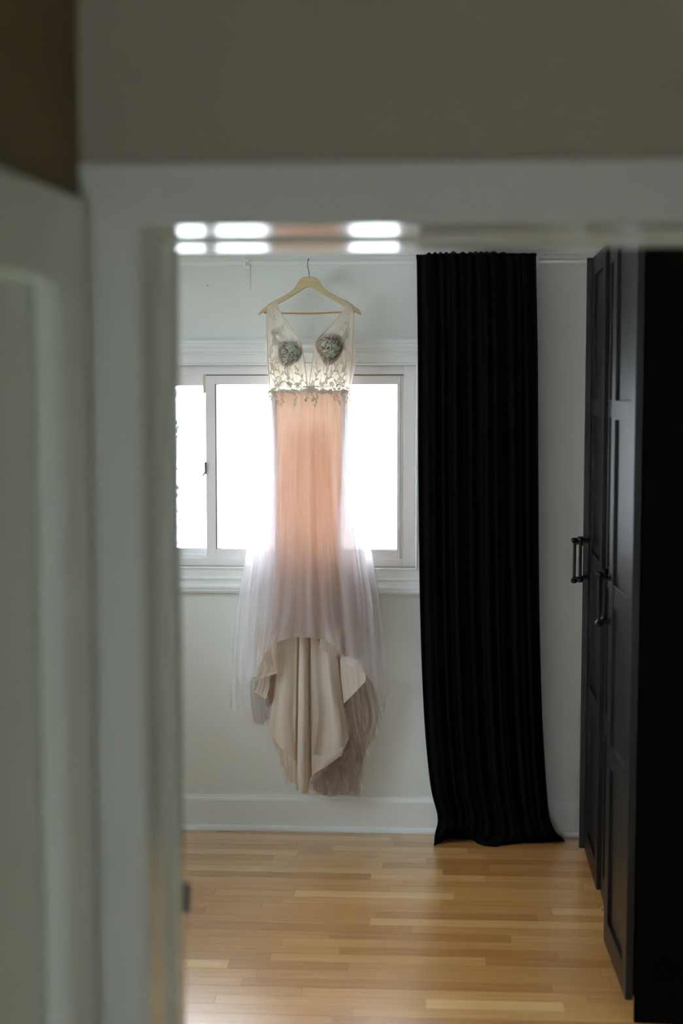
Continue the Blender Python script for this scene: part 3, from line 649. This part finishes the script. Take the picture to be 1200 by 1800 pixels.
dsheet('bodice_lining', [rowb(553, 632, 617.5, 628, off=.006), rowb(548, 658, 615, 655, off=.006), rowb(543, 688, 612.5, 688, off=.006), rowb(543, 693, 612.5, 693, off=.006)], M_BODLIN, nu=60, nv=30, fold=(6, .0006, .0008, 25, .1))
# neckline and side bindings: slim folded edges
def edge(name, pts, r, m=M_LACE):
    bm = bmesh.new(); P = catmull([np.array([at(x, y, bodice_y(x, y) - .002) - DO]) for x, y in pts], 40)[:, 0]
    tube(bm, [tuple(p) for p in P], r, 6); return obj(name, bm, m, dress, smooth=True)
M_EDGE = cloth('folded_mesh_edge', (.74, .64, .56), (.86, .74, .64), .8, .5)
for pts in ([(487, 541), (500, 560), (515, 581), (527, 599), (532, 620), (536, 645), (541, 684)], [(606, 541), (592, 561), (574, 580), (556, 599), (551.5, 620), (547, 650), (543, 684)],
            [(470, 545), (468.5, 565), (469.5, 600), (471, 640), (474, 684)], [(621, 545), (620.5, 570), (619.5, 600), (617.5, 640), (613, 684)]):
    edge('neckline_edge', pts, .0022, M_EDGE)
# padded cups
def cup(cx, cy, rx, ry, tilt, seed):
    n1, n2 = 16, 40; P = np.zeros((n1, n2 + 1, 3)); ct, st = math.cos(tilt), math.sin(tilt)
    for i in range(n1):
        r = i / (n1 - 1)
        for j in range(n2 + 1):
            th = 2 * math.pi * j / n2
            rr = r * (1 + .10 * math.cos(3 * th + seed) + .06 * math.cos(2 * th))
            x, y = rx * rr * math.cos(th), ry * rr * math.sin(th)
            x, y = x * ct - y * st, x * st + y * ct
            d = bodice_y(cx + x, cy + y) + .004 - .012 * (1 - r * r)
            P[i, j] = at(cx + x, cy + y, d) - DO
    return grid_mesh('bust_cup', P, M_CUP, dress)
cup(507.5, 621, 20.5, 24, .2, 1.0)['label'] = 'brown padded cup under sage lace'
cup(580, 612, 23, 29, .25, 2.2)['label'] = 'brown padded cup under sage lace'

# -- lace: leaves, vines and rosettes of raised cord, each laid on the surface below it
class Lace:
    def __init__(s, fy): s.bm = bmesh.new(); s.fy = fy
    def p(s, x, y, lift=0.0): return tuple(at(x, y, s.fy(x, y) - .0035 - lift) - DO)
    def leaf(s, x, y, ang, ln, wd):
        c, q = math.cos(ang), math.sin(ang); up_, dn = [], []
        n = 6
        base = s.bm.verts.new(s.p(x, y)); tip = s.bm.verts.new(s.p(x + c * ln, y + q * ln))
        mids = []
        for k in range(1, n):
            t = k / n; h = wd * math.sin(math.pi * t ** .8)
            mx, my = x + c * ln * t, y + q * ln * t
            up_.append(s.bm.verts.new(s.p(mx - q * h, my + c * h))); dn.append(s.bm.verts.new(s.p(mx + q * h, my - c * h)))
            mids.append(s.bm.verts.new(s.p(mx, my, .0012)))
        for side, fl in ((up_, False), (dn, True)):
            ch = [base] + side + [tip]; cm = [base] + mids + [tip]
            for k in range(n):
                vs = [v for i_, v in enumerate((cm[k], ch[k], ch[k + 1], cm[k + 1])) ]
                vs = list(dict.fromkeys(vs))
                if len(vs) >= 3: s.bm.faces.new(vs if not fl else vs[::-1])
    def cord(s, pts, r):
        P = catmull([np.array([[a, b]], float) for a, b in pts], max(6, 5 * len(pts)))[:, 0]
        tube(s.bm, [s.p(x, y, .0005) for x, y in P], r, 5)
    def rosette(s, x, y, r, n=5, rot=0.0, cr=.0012):
        for k in range(n):
            a = rot + 2 * math.pi * k / n; cx, cy = x + math.cos(a) * r * .6, y + math.sin(a) * r * .6
            s.cord([(cx + math.cos(t) * r * .42, cy + math.sin(t) * r * .42) for t in np.linspace(0, 2 * math.pi, 8)], cr)
        s.cord([(x + math.cos(t) * r * .22, y + math.sin(t) * r * .22) for t in np.linspace(0, 2 * math.pi, 6)], cr)
    def sprig(s, pts, side=1, step=7.0, ln=9, wd=1.7, r=.0011):
        s.cord(pts, r)
        P = catmull([np.array([[a, b]], float) for a, b in pts], 60)[:, 0]
        d = np.r_[0, np.cumsum(np.linalg.norm(np.diff(P, axis=0), axis=1))]
        t = step * .5; sg = side
        while t < d[-1]:
            i = int(np.searchsorted(d, t)); i = min(max(i, 1), 58); tx, ty = P[i + 1] - P[i - 1]
            s.leaf(P[i][0], P[i][1], math.atan2(ty, tx) + sg * .75, ln * random.uniform(.8, 1.15), wd); sg = -sg; t += step
        tx, ty = P[-1] - P[-3]; s.leaf(P[-1][0], P[-1][1], math.atan2(ty, tx), ln, wd)
    def build(s, name, m, label=None):
        o = obj(name, s.bm, m, dress); o['kind'] = 'stuff'
        if label: o['label'] = label
        return o
# cup lace: dense scrolls and leaves
def cup_lace(cx, cy, rx, ry, seed, frac):
    r = random.Random(seed); l = Lace(lambda x, y: bodice_y(x, y) - .009 * max(0, 1 - ((x - cx) / rx) ** 2 - ((y - cy) / ry) ** 2))
    for k in range(frac):
        a = r.uniform(0, 6.28); q = math.sqrt(r.random()) * .88; x, y = cx + rx * q * math.cos(a), cy + ry * q * math.sin(a)
        l.leaf(x, y, r.uniform(0, 6.28), r.uniform(5, 9), r.uniform(1.1, 1.7))
    for k in range(7):
        a = r.uniform(0, 6.28); q = math.sqrt(r.random()) * .7; x, y = cx + rx * q * math.cos(a), cy + ry * q * math.sin(a); sp = r.uniform(4, 6.5); ph = r.uniform(0, 6)
        l.cord([(x + math.cos(ph + t) * sp * (1 - t / 11), y + math.sin(ph + t) * sp * (1 - t / 11)) for t in np.linspace(0, 9, 12)], .0014)
    for k in range(4):
        a = r.uniform(0, 6.28); l.rosette(cx + rx * .5 * math.cos(a), cy + ry * .5 * math.sin(a), r.uniform(4, 6), 5, a, .0012)
    return l.build('cup_lace', M_LACECUP, 'sage green lace over the cup')
cup_lace(510, 617, 22, 20, 5, 62); cup_lace(579, 611, 22, 27, 9, 58)
# bodice vines
l = Lace(bodice_y)
for pts, sd in (([(545, 684), (528, 676), (512, 668), (502, 655), (500, 645)], 1), ([(545, 684), (535, 672), (527, 660), (522, 650)], -1), ([(512, 684), (506, 670), (505, 655)], 1),
                ([(480, 684), (484, 668), (480, 650), (484, 636)], 1), ([(490, 684), (494, 665), (490, 650)], -1), ([(478, 600), (484, 584), (480, 566), (479, 552)], 1), ([(486, 612), (482, 596), (492, 578)], -1),
                ([(496, 600), (492, 588), (496, 576)], 1), ([(474, 660), (478, 640), (474, 622), (477, 606)], -1),
                ([(545, 684), (560, 676), (574, 668), (585, 655), (590, 646)], -1), ([(545, 684), (553, 670), (558, 655), (556, 642)], 1), ([(570, 684), (576, 668), (573, 652), (576, 644)], 1),
                ([(607, 684), (602, 668), (606, 650), (602, 636)], -1), ([(590, 684), (592, 668), (598, 655), (604, 648)], 1), ([(606, 640), (610, 620), (606, 600), (611, 582)], 1), ([(602, 590), (608, 574), (610, 556), (614, 546)], -1), ([(590, 582), (596, 570), (604, 566)], 1)):
    l.sprig(pts, sd)
for x, y, r in ((490, 674, 7.5), (508, 676, 5), (598, 674, 7.5), (583, 676, 5), (523, 678, 5), (566, 678, 5), (481, 585, 4.5), (608, 590, 4.5), (487, 602, 5)): l.rosette(x, y, r, 6, r)
l.build('lace_vines', M_LACE, 'grey-beige lace vines on the sheer bodice')
# waist band with hanging sprigs, burst flower in the middle
def waist_y(x, y): return bodice_y(x, min(y, 688)) - .006 - .0012 * max(0, y - 690)
l = Lace(waist_y)
for k in range(96):
    x = 473 + k * 1.47; l.leaf(x, 687.5 + 2.6 * math.sin(k * 1.9), random.uniform(-.9, .9) + (math.pi if k % 2 else 0), random.uniform(5, 8), 1.9)
for k in range(14):
    a = 2 * math.pi * k / 14; l.leaf(545, 684, a, 15 if math.sin(a) < .2 else 11, 1.5)
l.rosette(545, 684, 5, 6)
for pts in ([(481, 690), (485, 700), (488, 708)], [(492, 690), (497, 700), (495, 712)], [(484, 692), (478, 700)], [(517, 690), (520, 698), (518, 710)], [(540, 690), (538, 702)], [(549, 690), (550, 702)], [(560, 690), (556, 700), (554, 711)],
            [(583, 690), (586, 700)], [(591, 690), (592, 700), (596, 709)], [(600, 690), (604, 700), (606, 706)], [(609, 686), (613, 694), (614, 702)], [(474, 688), (473, 696)]):
    l.sprig(pts, 1, 4.5, 5.5, 1.5)
for x in (479, 496, 512, 566, 580, 604): l.rosette(x, 688, 4.0, 5, x)
l.build('lace_belt', M_LACE, 'grey lace belt with hanging sprigs at the waist')

# ------------------------------------------------------------------ shrub outside the left pane
random.seed(12)
p = at(288, 770, 10.0)
tree = thing('leafy_shrub', 'leafy shrub outside the left window pane', 'shrub', (p[0], 10.0, -.6))
bm = bmesh.new()
for k in range(7):
    a = random.uniform(0, 6.28); q = random.uniform(.02, .11)
    tube(bm, [(0, 0, 0), (q * .4 * math.cos(a), q * .4 * math.sin(a), .9), (q * math.cos(a), q * math.sin(a), random.uniform(1.9, 2.6))], [.02, .014, .004], 6)
obj('stem', bm, P_BARK, tree)
bm = bmesh.new()
for k in range(420):
    a = random.uniform(0, 6.28); q = .12 * math.sqrt(random.random()); c = Vector((q * math.cos(a), q * math.sin(a), random.uniform(1.0, 2.75)))
    d = Vector((random.uniform(-1, 1), random.uniform(-1, 1), random.uniform(-.6, .6))).normalized(); e = d.cross(Vector((0, 0, 1))).normalized()
    ln = random.uniform(.04, .07); v = [bm.verts.new(c), bm.verts.new(c + d * ln * .5 + e * ln * .28), bm.verts.new(c + d * ln), bm.verts.new(c + d * ln * .5 - e * ln * .28)]
    bm.faces.new(v)
o = obj('foliage', bm, P_LEAF, tree); o['kind'] = 'stuff'
